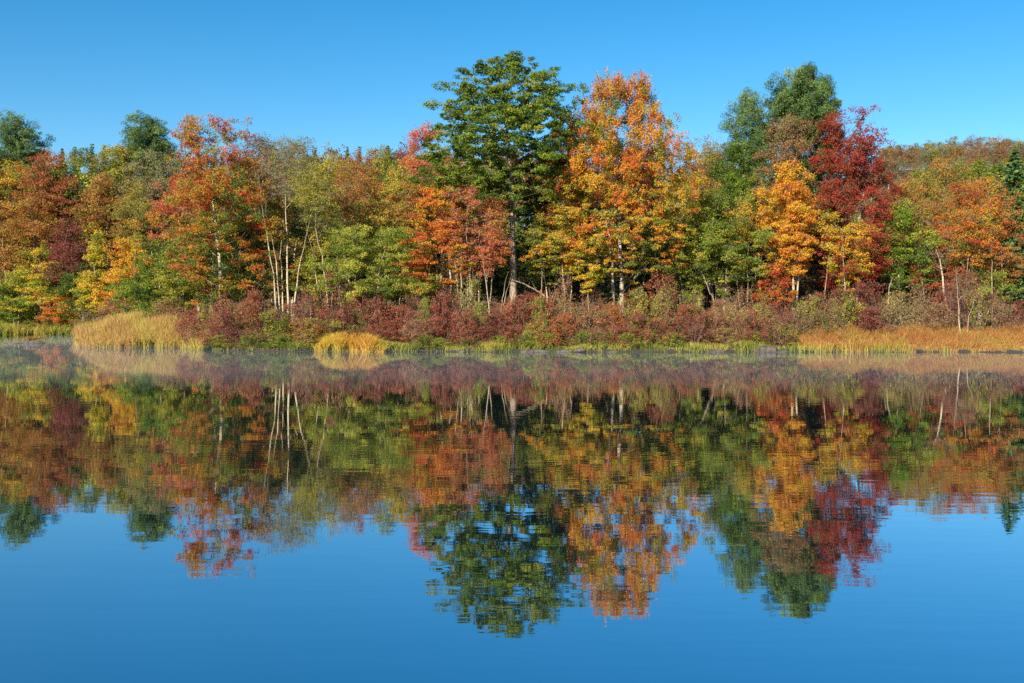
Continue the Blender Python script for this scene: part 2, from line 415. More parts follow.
tree(*B_, 'leaning slender white birch left of the yellow-green tree', 330, 165, 40, 74.5, 'olive', 'birch', 230, prof='vase', n=60, leaves=22, rc=.6, leaf=.15, rbase=.075, lean=(-.1, 0), stems=2, spread=.04, up=.8, twigs=8, seed=72)
tree(*B_, 'thin pale birch leaning right behind the yellow-green tree', 352, 165, 36, 78, 'rust', 'pale', 225, prof='vase', n=60, leaves=26, rc=.65, leaf=.16, rbase=.08, lean=(-.04, 0), up=.8, twigs=8, seed=73)
tree(*M_, 'narrow golden sapling under the left side of the broad orange maple', 590, 236, 24, 71.5, 'gold', 'grey', 288, prof='column', n=34, leaves=80, rc=.42, leaf=.15, tbase=.25, rbase=.05)
tree(*T_, 'slim tree with grey trunk left of the broad orange maple trunk', 566, 205, 40, 75, 'maple', 'pale', 268, prof='ovoid', n=40, leaves=70, rc=.6, flat=(.2, .3), leaf=.18, tbase=.5, rbase=.085, stems=2, spread=.03, up=.1)
tree(*T_, 'slim dull olive tree behind the golden sapling', 548, 215, 50, 78, 'olive', 'pale', 285, prof='ovoid', n=70, leaves=60, rc=.6, flat=(.2, .3), leaf=.18, tbase=.35, rbase=.08, up=0.)
tree(*Hm_, 'dark hemlock directly right of the tall bare trunk', 549, 135, 62, 83, 'hemlock', 'dark', 305, conifer=True, spray=.36, dens=1.2, gap=.42)
tree(*Hm_, 'dark hemlock filling the shade behind the tall bare trunk', 528, 200, 60, 88, 'hemlock', 'dark', 300, conifer=True, spray=.36, dens=1.1, gap=.45)
tree(*Hm_, 'dark hemlock behind the left half of the broad orange maple', 590, 170, 66, 85, 'hemlock', 'dark', 300, conifer=True, spray=.36, dens=1.1, gap=.45)
tree(*Hm_, 'dark hemlock behind the right half of the broad orange maple', 652, 165, 66, 84, 'hemlock', 'dark', 300, conifer=True, spray=.36, dens=1.1, gap=.45)
tree(*Hm_, 'dark hemlock in the gap behind the orange layered maple', 408, 215, 50, 82, 'hemlock', 'dark', 305, conifer=True, spray=.36, dens=1.1, gap=.45)
tree(*Hm_, 'shaded hemlock behind the salmon pink maple', 470, 225, 60, 82, 'hemlock', 'dark', 305, conifer=True, spray=.36, dens=1.1, gap=.45)
# ---- right of the maple
tree(*T_, 'dusky olive tree right of the broad orange maple', 684, 205, 56, 76, 'olive', 'grey', 292, prof='ovoid', n=100, leaves=75, rc=.65, leaf=.17, tbase=.3, tvar=.35, rbase=.09, stems=2)
tree(*T_, 'yellow-green tree with arching grey stems left of the golden orange tree', 722, 195, 74, 73.5, 'yellowgreen', 'grey', 290, prof='round', n=150, leaves=78, rc=.68, leaf=.17, tbase=.4, tvar=.4, rbase=.09, stems=4, spread=.14, up=.3, twigs=5)
tree(*T_, 'deep green tree below the thin blue-green pine', 738, 145, 72, 81, 'green', 'dark', 270, prof='ovoid', n=170, leaves=85, rc=.8, leaf=.19, tbase=.2, tvar=.35, rbase=.16)
tree(*Hm_, 'dark hemlock between the yellow-green tree and the golden orange tree', 752, 205, 54, 79, 'hemlock', 'dark', 300, conifer=True, spray=.36, dens=1.1, gap=.42)
tree(*Hm_, 'dark hemlock in the shade under the crimson maple', 832, 200, 52, 80, 'hemlock', 'dark', 300, conifer=True, spray=.36, dens=1.1, gap=.42)
tree(*T_, 'rust coloured crown on the skyline right of the broad orange maple', 708, 140, 48, 100, 'rust', 'grey', 215, prof='ovoid', n=90, leaves=45, rc=.9, leaf=.22, tbase=.5, twigs=6, up=.6)
tree(*T_, 'slender leaning grey tree with golden tips in front of the green tree', 764, 190, 34, 74, 'gold', 'pale', 260, prof='column', n=36, leaves=45, rc=.5, leaf=.16, rbase=.065, lean=(-.06, 0), up=.5)
tree(*M_, 'amber young maple with pale trunks below the crimson crown', 850, 214, 36, 72, 'gold', 'pale', 292, prof='ovoid', n=80, leaves=58, rc=.55, leaf=.16, tbase=.5, tvar=.45, rbase=.08, stems=4, spread=.07, up=.5, twigs=6)
tree(*T_, 'orange-red small tree at the foot of the golden orange tree', 776, 262, 34, 71.5, 'redorange', 'grey', 305, prof='ovoid', n=40, leaves=70, rc=.45, leaf=.15, tbase=.7, rbase=.05)
tree(*T_, 'bright green tree right of the crimson maple', 902, 205, 62, 76.5, 'green', 'grey', 290, prof='ovoid', n=130, leaves=85, rc=.68, leaf=.18, tbase=.5, tgrad=.5, tvar=.4, rbase=.11)
tree(*T_, 'orange-topped tree behind the bright green tree', 916, 182, 60, 84, 'rust', 'grey', 260, prof='round', n=110, leaves=70, rc=.75, leaf=.2, tbase=.5, tvar=.4, rbase=.12)
tree(*B_, 'leaning white dead birch with forked bare limbs near the right', 949, 222, 34, 71.5, 'pinkbrown', 'birch', 268, prof='vase', n=26, leaves=8, rc=.5, leaf=.14, rbase=.12, lean=(-.16, 0), up=.9, twigs=7, seed=81, trunk_top=.9)
tree(*T_, 'orange-red tree with slim pale trunk behind the leaning white birch', 972, 178, 64, 76, 'redorange', 'pale', 268, prof='ovoid', n=110, leaves=55, rc=.65, leaf=.18, tbase=.6, tvar=.3, rbase=.09, stems=2, spread=.04, up=.4)
tree(*T_, 'rusty orange tree in front of the right edge spruce', 1003, 186, 46, 73.5, 'rust', 'pale', 285, prof='ovoid', n=85, leaves=52, rc=.6, leaf=.17, tbase=.7, rbase=.09, up=.4)
tree(*T_, 'dull rust tree above the leaning white birch', 945, 168, 54, 92, 'rust', 'grey', 250, prof='round', n=90, leaves=55, rc=.85, leaf=.21, tbase=.4, twigs=6)
tree(*T_, 'low red tree at the foot of the leaning white birch', 935, 258, 42, 74, 'redbrush', 'grey', 300, prof='round', n=50, leaves=65, rc=.5, leaf=.16, tbase=.7, rbase=.05, stems=3, spread=.12)
tree(*T_, 'low yellow-green tree at the foot of the rusty orange tree', 982, 270, 56, 73.5, 'yellowgreen', 'pale', 305, prof='round', n=60, leaves=60, rc=.5, leaf=.15, tbase=.4, rbase=.05, stems=4, spread=.12)
tree(*T_, 'leaf-bare sapling with two slim white stems before the rusty grass', 962, 262, 14, 69.6, 'greygreen', 'birch', 300, prof='column', n=10, leaves=6, rc=.3, leaf=.12, rbase=.06, stems=2, spread=.05, up=.9, twigs=4, trunk_top=.95)
# ---- left of hero
tree(*T_, 'pinkish red tree with pale trunk left of the red-orange maple', 178, 178, 40, 92, 'salmon', 'pale', 268, prof='round', n=90, leaves=65, rc=.7, leaf=.2, tbase=.85, tvar=.3, rbase=.11)
tree(*T_, 'deep green low tree left of the red-orange maple', 160, 240, 56, 88, 'green', 'grey', 316, prof='round', n=120, leaves=80, rc=.75, leaf=.19, tbase=.25, tvar=.35, rbase=.1)
tree(*T_, 'golden orange tree above the left reed bed', 127, 238, 56, 104, 'gold', 'grey', 316, prof='maple', n=130, leaves=70, rc=.8, flat=(.25, .8), leaf=.23, tbase=.65, tvar=.35, rbase=.13, up=.3)
tree(*T_, 'narrow yellow tree left of the golden orange tree', 98, 228, 36, 108, 'gold', 'pale', 318, prof='cone', n=90, leaves=60, rc=.75, flat=(.25, .7), leaf=.23, tbase=.3, tvar=.35, rbase=.12)
tree(*T_, 'golden yellow tree at the mist side on the far left', 40, 248, 68, 116, 'gold', 'grey', 318, prof='maple', n=120, leaves=65, rc=.95, flat=(.2, .6), leaf=.25, tbase=.3, tvar=.35, rbase=.14, up=.2)
tree(*T_, 'low orange tree over the misty bay', 66, 288, 48, 114.5, 'maple', 'pale', 328, prof='round', n=80, leaves=60, rc=.75, flat=(.25, .5), leaf=.23, tbase=.7, tvar=.3, rbase=.1, stems=2, spread=.08)
tree(*T_, 'rust orange tree at the far left edge', 6, 205, 50, 120, 'rust', 'grey', 322, prof='ovoid', n=120, leaves=65, rc=1., leaf=.26, tbase=.6, tvar=.35, rbase=.14)
tree(*T_, 'yellow-orange crown under the dark left edge pine', 16, 163, 58, 127, 'maple', 'pale', 250, prof='maple', n=110, leaves=62, rc=1.05, flat=(.3, .8), leaf=.28, tbase=.35, tvar=.4, rbase=.16)
tree(*T_, 'pinkish red crown right of the dark left edge pine', 50, 150, 48, 126, 'rust', 'pale', 225, prof='ovoid', n=100, leaves=50, rc=1.05, leaf=.28, tbase=.95, tvar=.3, rbase=.15, twigs=6)
tree(*T_, 'dull maroon tree in the left forest', 68, 218, 46, 118, 'maroon', 'grey', 300, prof='ovoid', n=100, leaves=62, rc=.95, leaf=.25, tbase=.5, rbase=.13)
tree(*T_, 'russet tree behind the golden yellow tree on the far left', 36, 195, 46, 121, 'rust', 'grey', 270, prof='ovoid', n=90, leaves=62, rc=.95, leaf=.25, tbase=.55, rbase=.13)
tree(*T_, 'purplish brown tree behind the narrow yellow tree', 84, 246, 44, 113, 'maroon', 'grey', 300, prof='round', n=80, leaves=62, rc=.85, leaf=.24, tbase=.2, rbase=.12)
tree(*T_, 'olive green tree on the left beside the pinkish crown', 86, 152, 54, 134, 'olive', 'grey', 235, prof='round', n=110, leaves=70, rc=1.1, leaf=.29, tbase=.4, tvar=.35, rbase=.16)
tree(*T_, 'mustard tree under the left skyline', 120, 150, 52, 138, 'olive', 'grey', 220, prof='round', n=100, leaves=70, rc=1.1, leaf=.3, tbase=.7, tvar=.3, rbase=.16)
tree(*T_, 'rusty pink tree with pale trunk in the left forest', 106, 178, 42, 124, 'rust', 'pale', 250, prof='ovoid', n=90, leaves=50, rc=1., leaf=.27, tbase=.65, twigs=6, rbase=.14)
tree(*T_, 'pale half bare olive tree below the round-topped pine', 152, 152, 46, 126, 'greygreen', 'pale', 235, prof='round', n=100, leaves=45, rc=1.05, leaf=.26, tbase=.6, twigs=7, rbase=.14)
tree(*T_, 'russet crown right of the mustard tree', 136, 186, 36, 118, 'rust', 'grey', 250, prof='ovoid', n=80, leaves=55, rc=.95, leaf=.25, tbase=.3, rbase=.12)
tree(*T_, 'dark green tree low in the left forest', 84, 268, 48, 112, 'green', 'dark', 322, prof='round', n=90, leaves=65, rc=.85, leaf=.23, tbase=.15, rbase=.1)
tree(*T_, 'bright green tree low at the far left edge', 10, 280, 44, 117, 'green', 'dark', 326, prof='round', n=80, leaves=60, rc=.85, leaf=.24, tbase=.5, rbase=.1)
tree(*T_, 'two-stemmed low green tree with pale trunk by the misty bay', 18, 296, 30, 114.3, 'green', 'pale', 318, prof='round', n=40, leaves=45, rc=.7, leaf=.23, tbase=.5, rbase=.12, stems=2, spread=.15)
tree(*T_, 'green tree behind the reed bed right side', 142, 272, 44, 92, 'green', 'pale', 318, prof='round', n=80, leaves=70, rc=.65, leaf=.19, tbase=.45, tvar=.4, rbase=.07, stems=2, spread=.06)
tree(*T_, 'amber tree behind the left side of the red-orange maple', 182, 232, 44, 84, 'olive', 'grey', 310, prof='ovoid', n=90, leaves=65, rc=.7, leaf=.19, tbase=.6, rbase=.1)
# ---- between hero maple and orange maple
tree(*T_, 'grey-brown nearly bare tree right of the red-orange maple top', 262, 140, 44, 98, 'brown', 'grey', 215, prof='vase', n=90, leaves=26, rc=.85, leaf=.2, twigs=10, up=.8, rbase=.13, tbase=.3)
tree(*T_, 'grey-green airy tree above the white birch trunks', 292, 138, 54, 92, 'greygreen', 'pale', 220, prof='round', n=110, leaves=40, rc=.85, leaf=.2, twigs=8, up=.6, rbase=.12, tbase=.5)
tree(*T_, 'yellow olive tree right of the white birch clump', 322, 152, 60, 90, 'olive', 'grey', 265, prof='round', n=140, leaves=66, rc=.85, leaf=.2, tbase=.75, tvar=.3, rbase=.13)
tree(*T_, 'rust red crown with pale trunk above the yellow-green tree', 358, 155, 50, 86, 'rust', 'pale', 235, prof='ovoid', n=100, leaves=52, rc=.8, leaf=.2, tbase=.8, tvar=.3, rbase=.12, twigs=6)
tree(*T_, 'olive tree with bare forked branches above the yellow-green tree', 384, 150, 44, 90, 'olive', 'pale', 245, prof='vase', n=90, leaves=50, rc=.8, leaf=.2, tbase=.6, tvar=.3, rbase=.12, twigs=7)
tree(*T_, 'amber tree filling between the rust red crown and coral crown', 400, 168, 44, 82, 'olive', 'grey', 260, prof='ovoid', n=100, leaves=62, rc=.75, leaf=.19, tbase=.85, tvar=.3, rbase=.11)
tree(*T_, 'dusky green tree behind the white birch trunks', 300, 205, 60, 84, 'olive', 'dark', 300, prof='round', n=120, leaves=70, rc=.75, leaf=.19, tbase=.15, tvar=.3, rbase=.1)
tree(*T_, 'golden tree low behind the white birch trunks', 318, 240, 44, 80, 'olive', 'grey', 305, prof='round', n=80, leaves=66, rc=.65, leaf=.18, tbase=.8, rbase=.08)
tree(*T_, 'green shaded tree behind the red-orange maple', 252, 200, 56, 82, 'green', 'dark', 305, prof='ovoid', n=110, leaves=70, rc=.75, leaf=.19, tbase=.15, rbase=.12)
tree(*T_, 'dull olive tree behind the yellow-green tree', 352, 205, 60, 82, 'olive', 'dark', 300, prof='round', n=110, leaves=66, rc=.75, leaf=.19, tbase=.3, rbase=.1)

for px, top, bot, w, Y, mat, bark, ln, lab in [
    (136, 190, 230, 22, 100, 'olive', 'pale', .03, 'slender pale trunk with thin olive top behind the left reed bed'),
    (205, 190, 240, 22, 79, 'gold', 'pale', .04, 'slender tree with yellow tufts behind the left edge of the red-orange maple'),
    (272, 180, 230, 20, 79, 'greygreen', 'pale', -.03, 'slender nearly bare tree left of the white birch clump'),
    (342, 190, 235, 22, 76, 'olive', 'birch', -.08, 'slender leaning birch at the left side of the yellow-green tree'),
    (398, 175, 225, 24, 80, 'rust', 'pale', .06, 'slender rusty sapling with pale stem right of the yellow-green tree'),
    (455, 205, 240, 20, 74, 'maple', 'pale', .05, 'slender orange sapling between the layered and salmon maples'),
    (488, 200, 240, 20, 74.5, 'salmon', 'birch', .08, 'slender white stem leaning toward the tall bare trunk'),
    (540, 225, 250, 18, 76, 'olive', 'pale', -.03, 'slender pale stem between the tall bare trunk and the golden sapling'),
    (640, 225, 250, 20, 77, 'olive', 'pale', .05, 'slender pale stem right of the broad orange maple trunk'),
    (700, 195, 240, 22, 76, 'yellowgreen', 'pale', .03, 'slender upright stem left of the yellow-green tree with arching stems'),
    (745, 200, 245, 20, 75, 'gold', 'pale', -.04, 'slender golden sapling right of the yellow-green tree with arching stems'),
    (752, 170, 230, 24, 77.5, 'rust', 'pale', .05, 'slender rusty topped tree below the thin blue-green pine'),
    (822, 215, 250, 20, 74.5, 'gold', 'pale', .04, 'slender golden stem between the golden orange tree and the amber young maple'),
    (868, 230, 250, 20, 74.6, 'maple', 'birch', -.06, 'slender white stem under the right side of the crimson maple'),
    (886, 220, 250, 22, 75, 'olive', 'pale', .05, 'slender olive sapling left of the bright green tree'),
    (926, 200, 240, 24, 75.5, 'rust', 'birch', -.03, 'slender white stemmed rusty tree left of the leaning white birch'),
    (966, 215, 250, 20, 74.5, 'rust', 'birch', .03, 'slender white stem right of the leaning white birch'),
    (992, 205, 245, 22, 74.7, 'maple', 'pale', -.05, 'slender orange sapling left of the rusty orange tree at the right')]:
    tree('birch_tree' if bark == 'birch' else 'broadleaf_tree', 'birch tree' if bark == 'birch' else 'tree', lab, px, top, w, Y, mat, bark, bot, prof='vase', n=34, leaves=24, rc=.5, leaf=.17,
         tbase=.5, tvar=.35, rbase=.055, lean=(ln, 0), up=.8, twigs=6, stems=1 + (px % 2), spread=.05)

# ------------------------------------------------------------------ background forest: shared tree kinds, copied
def proto_tree(seed, kind):
    if kind == 'round': return make_broadleaf(seed, 14, 3.5, 3.6, 'round', n=110, leaves=52, rc=1.05, flat=(.5, .8), leaf=.32, tvar=.4, rbase=.2, twigs=3, twig_r=.02)
    if kind == 'ovoid': return make_broadleaf(seed, 15, 3.0, 3.1, 'ovoid', n=110, leaves=50, rc=1.0, flat=(.5, .9), leaf=.32, tvar=.4, rbase=.2, twigs=3, twig_r=.02)
    if kind == 'airy': return make_broadleaf(seed, 15, 2., 3.6, 'round', n=130, leaves=24, rc=1.0, flat=(.6, .9), leaf=.28, tvar=.4, rbase=.18, twigs=9, up=.7, twig_r=.024)
    if kind == 'fir': return make_conifer(seed, 17, 1.5, 2.6, spray=.6, dens=.8, gap=.6)
PROTO = {}
LN, LSZ = 1.25, .9
for k, cnt in (('round', 4), ('ovoid', 4), ('airy', 3), ('fir', 2)):
    PROTO[k] = [proto_tree(900 + i * 7 + len(k) * 31, k) for i in range(cnt)]
PH = {'round': 14., 'ovoid': 15., 'airy': 15., 'fir': 17.}

SKY_X = [-60, 0, 60, 90, 110, 150, 180, 240, 290, 340, 380, 430, 500, 600, 700, 740, 800, 860, 890, 910, 950, 1000, 1100]
SKY_Y = [148, 148, 146, 140, 146, 146, 146, 146, 141, 141, 138, 140, 140, 145, 146, 150, 158, 158, 154, 146, 134, 138, 140]
rng = np.random.default_rng(5)
CN = {'rust': 'rust orange', 'olive': 'olive green', 'brown': 'brown', 'greygreen': 'grey-green', 'maple': 'orange', 'gold': 'golden', 'green': 'green',
      'maroon': 'maroon', 'pinkbrown': 'pinkish brown', 'spruce': 'dark evergreen', 'pine': 'blue-green evergreen', 'redbrush': 'brick red', 'salmon': 'coral', 'hemlock': 'dark evergreen', 'yellowgreen': 'yellow-green'}
rows = [('slope', (.86, .93), 8, 15), ('slope', (.74, .80), 22, 17), ('slope', (.62, .68), 36, 19), ('slope', (.5, .56), 52, 22), ('slope', (.40, .44), 68, 24),
      # depth range, drop below skyline, spacing px, choices
    ('far', (.93, 1.0), 0, 15), ('far', (.80, .88), 9, 20), ('mid', (.64, .72), 20, 25), ('mid', (.50, .56), 38, 30), ('near', (0, 0), 60, 32), ('near', (0, 0), 90, 32)]
copied = set()
def copy_pair(kind, vi, e, mat, bark):
    a, b = PROTO[kind][vi]
    if (kind, vi) not in copied:
        copied.add((kind, vi))
    link('trunk', a, BARK[bark], e); link('crown', b, LEAF[mat], e)

nback = 0
for zone, (f0, f1), drop, step in rows:
    px = (870 if zone == 'slope' else -30) + rng.uniform(0, step)
    while px < 1055:
        sk = np.interp(px, SKY_X, SKY_Y)
        ang = (px - 512) / F
        dfar = np.interp(px, [0, 150, 300, 700, 900, 1024], [178, 185, 240, 270, 300, 315])
        if zone == 'near': Y = rng.uniform(92, 104) if px > 195 else rng.uniform(126, 136)
        else: Y = dfar * rng.uniform(f0, f1)
        if px < 195: Y = max(Y, 128)
        X = ang * Y; gz = float(ground(X, Y))
        top = sk + drop + rng.uniform(-2, 7) + (abs(rng.normal(0, 4)) if drop else 0)
        H = np.clip(wz(top, Y) - gz, 7.5, 19)
        r = rng.uniform()
        right = px > 880
        if zone in ('far', 'slope'):
            if right or zone == 'slope': kind, mat = [('airy', 'brown'), ('airy', 'greygreen'), ('round', 'brown'), ('round', 'rust'), ('airy', 'pinkbrown'), ('round', 'olive'), ('ovoid', 'greygreen')][int(r * 7)]
            else: kind, mat = [('fir', 'spruce'), ('round', 'olive'), ('round', 'rust'), ('airy', 'brown'), ('ovoid', 'greygreen'), ('fir', 'pine'), ('round', 'maroon'), ('fir', 'spruce')][int(r * 8)]
        elif zone == 'mid':
            kind, mat = [('round', 'olive'), ('round', 'rust'), ('ovoid', 'gold' if not right else 'brown'), ('airy', 'brown'), ('ovoid', 'green'), ('round', 'maroon'), ('airy', 'pinkbrown'), ('fir', 'spruce')][int(r * 8)]
        else:
            kind, mat = [('round', 'olive'), ('ovoid', 'green'), ('round', 'rust'), ('fir', 'hemlock'), ('ovoid', 'hemlock'), ('round', 'brown')][int(r * 6)]
        vi = int(rng.integers(len(PROTO[kind])))
        s = H / PH[kind]
        wsc = s * rng.uniform(.85, 1.15)
        if kind == 'fir': wsc = s * .8
        e = new_thing({'fir': 'spruce_tree'}.get(kind, 'broadleaf_tree'),
                      ({'round': 'round ', 'ovoid': 'narrow ', 'airy': 'half bare ', 'fir': 'pointed '}[kind]) + CN[mat] + ' tree ' +
                      {'far': 'on the skyline ', 'mid': 'on the hillside ', 'slope': 'on the far slope ', 'near': 'in shaded wood '}[zone if drop != 9 else 'mid'],
                      {'fir': 'spruce tree'}.get(kind, 'tree'), (X, Y, gz - .1), px, rng.uniform(0, 6.28),
                      {'far': 'trees on the far hill', 'mid': 'trees on the hillside', 'slope': 'trees on the far slope', 'near': 'trees deep in the wood'}[zone])
        e.scale = (wsc, wsc, s)
        copy_pair(kind, vi, e, mat, 'pale' if kind == 'airy' else 'grey')
        nback += 1
        if px > 880: e.scale = (wsc * 1.3, wsc * 1.3, s)
        px += step * rng.uniform(.6, 1.25) * (.75 if px > 880 else 1)
print('background trees', nback)

# ------------------------------------------------------------------ shrubs
def proto_shrub(seed, dense=1.0):
    return make_broadleaf(seed, 2.5, .35, 1.55, 'dome', n=80, leaves=int(46 * dense), rc=.34, flat=(.8, .9), leaf=.105, lw=.75, tvar=.45,
                          rbase=.03, stems=7, spread=.28, twigs=6, up=.5, hollow=.45, twig_r=.009, ground_flare=False)
LN, LSZ = 1.5, .85
SH = [proto_shrub(500 + i, d) for i, d in enumerate([1, 1.15, .9, .55, .5, 1.0, .35, .25, .7, 1.3])]
for a, b in SH: a.name = 'stems'; b.name = 'foliage'
def shrub(px, Y, w, h, vi, mat, label, own=False, group='shrubs in the lakeside thicket', gz=None):
    X = wx(px, Y)
    z = float(ground(X, Y)) - .05
    e = new_thing('shrub', label, 'shrub', (X, Y, z), px, rng.uniform(0, 6.28), group, own)
    e.scale = (w / 3.1, w / 3.1, h / 2.5)
    a, b = SH[vi]
    link('stems', a, BARK['twig'], e); link('foliage', b, LEAF[mat], e)
    return e
SN = {'wine': 'wine red', 'maroon': 'dark maroon', 'pinkbrown': 'dusty pink-brown', 'redbrush': 'brick red', 'tanbrush': 'tan brown', 'olive': 'olive', 'brown': 'brown', 'yellowgreen': 'yellow-green', 'green': 'green', 'rust': 'rust orange'}
for row, (d0, step, h0, h1, where) in enumerate([(2.2, 25, 1.4, 2.2, 'in the thicket front '), (4.6, 25, 2.3, 3.2, 'mid-thicket '), (7.0, 27, 2.8, 3.7, 'in the thicket back ')]):
    px = 196 + rng.uniform(0, 20) - row * 8
    while px < 1040:
        Y = 66.8 + d0 + rng.uniform(-.7, .7)
        if px < 235: Y = max(Y, float(shore(wx(px, Y))) + 1.2 + row)
        r = rng.uniform()
        if px < 560: mat = ['wine', 'maroon', 'wine', 'pinkbrown', 'redbrush', 'maroon', 'wine', 'olive', 'rust'][int(r * 9)]
        elif px < 700: mat = ['wine', 'redbrush', 'pinkbrown', 'redbrush', 'olive', 'rust', 'maroon', 'wine'][int(r * 8)]
        elif px < 800: mat = ['pinkbrown', 'wine', 'tanbrush', 'maroon', 'pinkbrown', 'redbrush'][int(r * 6)]
        else: mat = ['brown', 'maroon', 'tanbrush', 'brown', 'maroon', 'olive', 'maroon'][int(r * 7)]
        vi = [0, 1, 2, 5, 3, 7, 8, 9][int(rng.integers(8))] if mat not in ('brown', 'tanbrush') else int(rng.integers(3, 5))
        if px > 800 and row == 0: px += step; continue
        w = rng.uniform(2.6, 3.5); h = rng.uniform(h0, h1)
        h *= 1 + .2 * math.sin(px * .06) + .09 * math.sin(px * .17 + row)
        tw = ''
        if rng.uniform() < .16: vi = 7; h *= 1.3; w *= .85; tw = 'tall twiggy '
        shrub(px, Y, w, h, vi, mat, tw + SN[mat] + ' shrub ' + where)
        px += step * rng.uniform(.8, 1.2)
# small green and yellow bushes on the bank, and special ones
for px, Y, w, h, vi, mat in [(222, 68.9, 2.0, 1.0, 1, 'olive'), (252, 68.5, 2.2, 1.0, 1, 'green'), (278, 68.4, 2.0, .9, 1, 'green'), (424, 68.3, 2.0, 1.0, 1, 'olive'), (440, 68.2, 1.8, .8, 5, 'yellowgreen'),
                             (470, 68.2, 1.6, .8, 1, 'green'), (500, 68.0, 1.8, .9, 1, 'yellowgreen'), (530, 68.2, 2.2, 1.3, 1, 'yellowgreen'), (548, 68.1, 2.0, 1.1, 5, 'yellowgreen'), (584, 68.1, 1.8, 1.2, 1, 'green'), (604, 68.2, 1.9, 1.1, 5, 'green'),
                             (628, 68.0, 1.9, 1.1, 1, 'yellowgreen'), (650, 68.2, 2.0, 1.3, 5, 'olive'), (672, 68.1, 2.0, 1.1, 1, 'yellowgreen'), (724, 68.6, 2.2, 1.4, 5, 'tanbrush'), (750, 68.6, 2.2, 1.2, 1, 'olive'), (784, 68.8, 2.4, 1.6, 3, 'olive'),
                             (540, 71.0, 1.6, 3.2, 5, 'yellowgreen'), (660, 71.2, 1.8, 3.4, 4, 'olive'), (760, 70.6, 2.4, 2.6, 3, 'olive'), (810, 71.2, 2.6, 3.3, 4, 'olive'), (835, 71.0, 2.4, 3.0, 6, 'tanbrush'),
                             (425, 72.5, 1.4, 3.0, 5, 'yellowgreen'), (480, 71.5, 2.0, 2.7, 5, 'yellowgreen'), (360, 72.0, 1.5, 2.6, 2, 'green')]:
    shrub(px, Y, w, h, vi, mat, SN[mat] + (' bush ' if h < 2 else ' upright bush ') + ('on the bank edge ' if h < 2 else 'standing in the thicket '), group='green bushes on the bank')
for px, Y, w, h, vi, mat, lab in [(96, 108, 5.2, 3.4, 4, 'tanbrush', 'rounded tan twiggy bush beside the left end of the reed bed'), (72, 114.8, 4.6, 3.6, 5, 'yellowgreen', 'yellow-green bush hanging over the misty bay'),
                                  (115, 100, 4.4, 2.6, 3, 'pinkbrown', 'pinkish brown bush behind the reed bed'), (146, 92, 4.2, 2.4, 2, 'olive', 'olive bush behind the middle of the reed bed'),
                                  (52, 115.2, 4.2, 2.4, 4, 'rust', 'rusty low bush on the bank of the misty bay'), (176, 84, 4.2, 2.4, 1, 'pinkbrown', 'dusty pink bush behind the right end of the reed bed'), (160, 86, 3.4, 2.2, 5, 'olive', 'olive yellow bush above the reed bed'), (34, 115.6, 4, 2.2, 1, 'green', 'green bush at the foot of the golden yellow tree'),
                                  (198, 79, 3.6, 2.6, 0, 'wine', 'wine red bush at the foot of the red-orange maple')]:
    shrub(px, Y, w, h, vi, mat, lab, own=True, group='bushes around the bay')

# ------------------------------------------------------------------ grasses (uncountable)
def grass(name, X, Y, h, seed, mat, width=.035, lean=.22, tb=0.15, tt=.75, tv=.2, zoff=0.0):
    rng = np.random.default_rng(seed)
    n = len(X); z = np.maximum(ground(X, Y), -.25) + zoff
    a = rng.uniform(0, PI, n); side = np.stack([np.cos(a), np.sin(a), 0 * a], 1)
    base = np.stack([X, Y, z - .05], 1)
    ln = rng.normal(0, lean, (n, 2)) * h[:, None]
    mid = base + np.stack([ln[:, 0] * .35, ln[:, 1] * .35, h * .55], 1)
    tip = base + np.stack([ln[:, 0], ln[:, 1], h * rng.uniform(.85, 1, n)], 1)
    w = (width * rng.uniform(.6, 1.4, n))[:, None]
    V = np.stack([base - side * w / 2, base + side * w / 2, mid + side * w * .45, mid - side * w * .45, tip + side * w * .12, tip - side * w * .12], 1).reshape(-1, 3)
    o = (np.arange(n) * 6)[:, None]
    Q = np.concatenate([o + np.array([0, 1, 2, 3]), o + np.array([3, 2, 4, 5])], 0)
    jt = rng.normal(0, tv, n) + .14 * np.sin(X * .8 + 1 + .5 * Y) + .12 * np.sin(X * 2.1 + Y)
    T = np.stack([tb + jt, tb + jt, (tb + tt) / 2 + jt, (tb + tt) / 2 + jt, tt + jt, tt + jt], 1).ravel()
    me = quads_mesh(name, V, Q, np.clip(T, 0, 1), 'POINT')
    return link(name, me, LEAF[mat])
def stuff(o, label, cat):
    o['label'] = label; o['category'] = cat; o['kind'] = 'stuff'
def scatter(n, x0, x1, d0, d1, seed, gaps=0.0):
    r = np.random.default_rng(seed)
    X = r.uniform(x0, x1, n); d = r.uniform(d0, d1, n)
    if gaps > 0:
        keep = (.5 + .5 * np.sin(X * 1.7 + seed) * np.sin(X * .63 + 2 * seed) + r.normal(0, .25, n)) > gaps
        X, d = X[keep], d[keep]
    return X, shore(X) + d, r
# reed bed on the left spit
r = np.random.default_rng(61)
n = 42000
X = r.uniform(-32.6, -21.6, n); Yv = shore(X) + r.uniform(-1.2, 5.5, n)
Yv[26000:] = r.uniform(75, 104, 16000); X[26000:] = -33 - (Yv[26000:] - 77) * 16 / 36 + r.uniform(-.6, 7, 16000)
edge = smooth(-33.2, -30.0, X) * (1 - smooth(-22.6, -21.0, X) * .6)
edge = np.where(Yv > 78.5, 1, edge)
h = (1.0 + .6 * smooth(-1.5, 4, np.where(Yv > 82, 1., Yv - shore(X))) + .25 * np.sin(X * 1.1)) * r.uniform(.65, 1.15, n) * (.55 + .45 * edge)
stuff(grass('reeds', X, Yv, h, 62, 'reed', .03, .2, .32, .9, .3), 'dense tan and yellow reed bed standing in the shallows on the left', 'reeds')
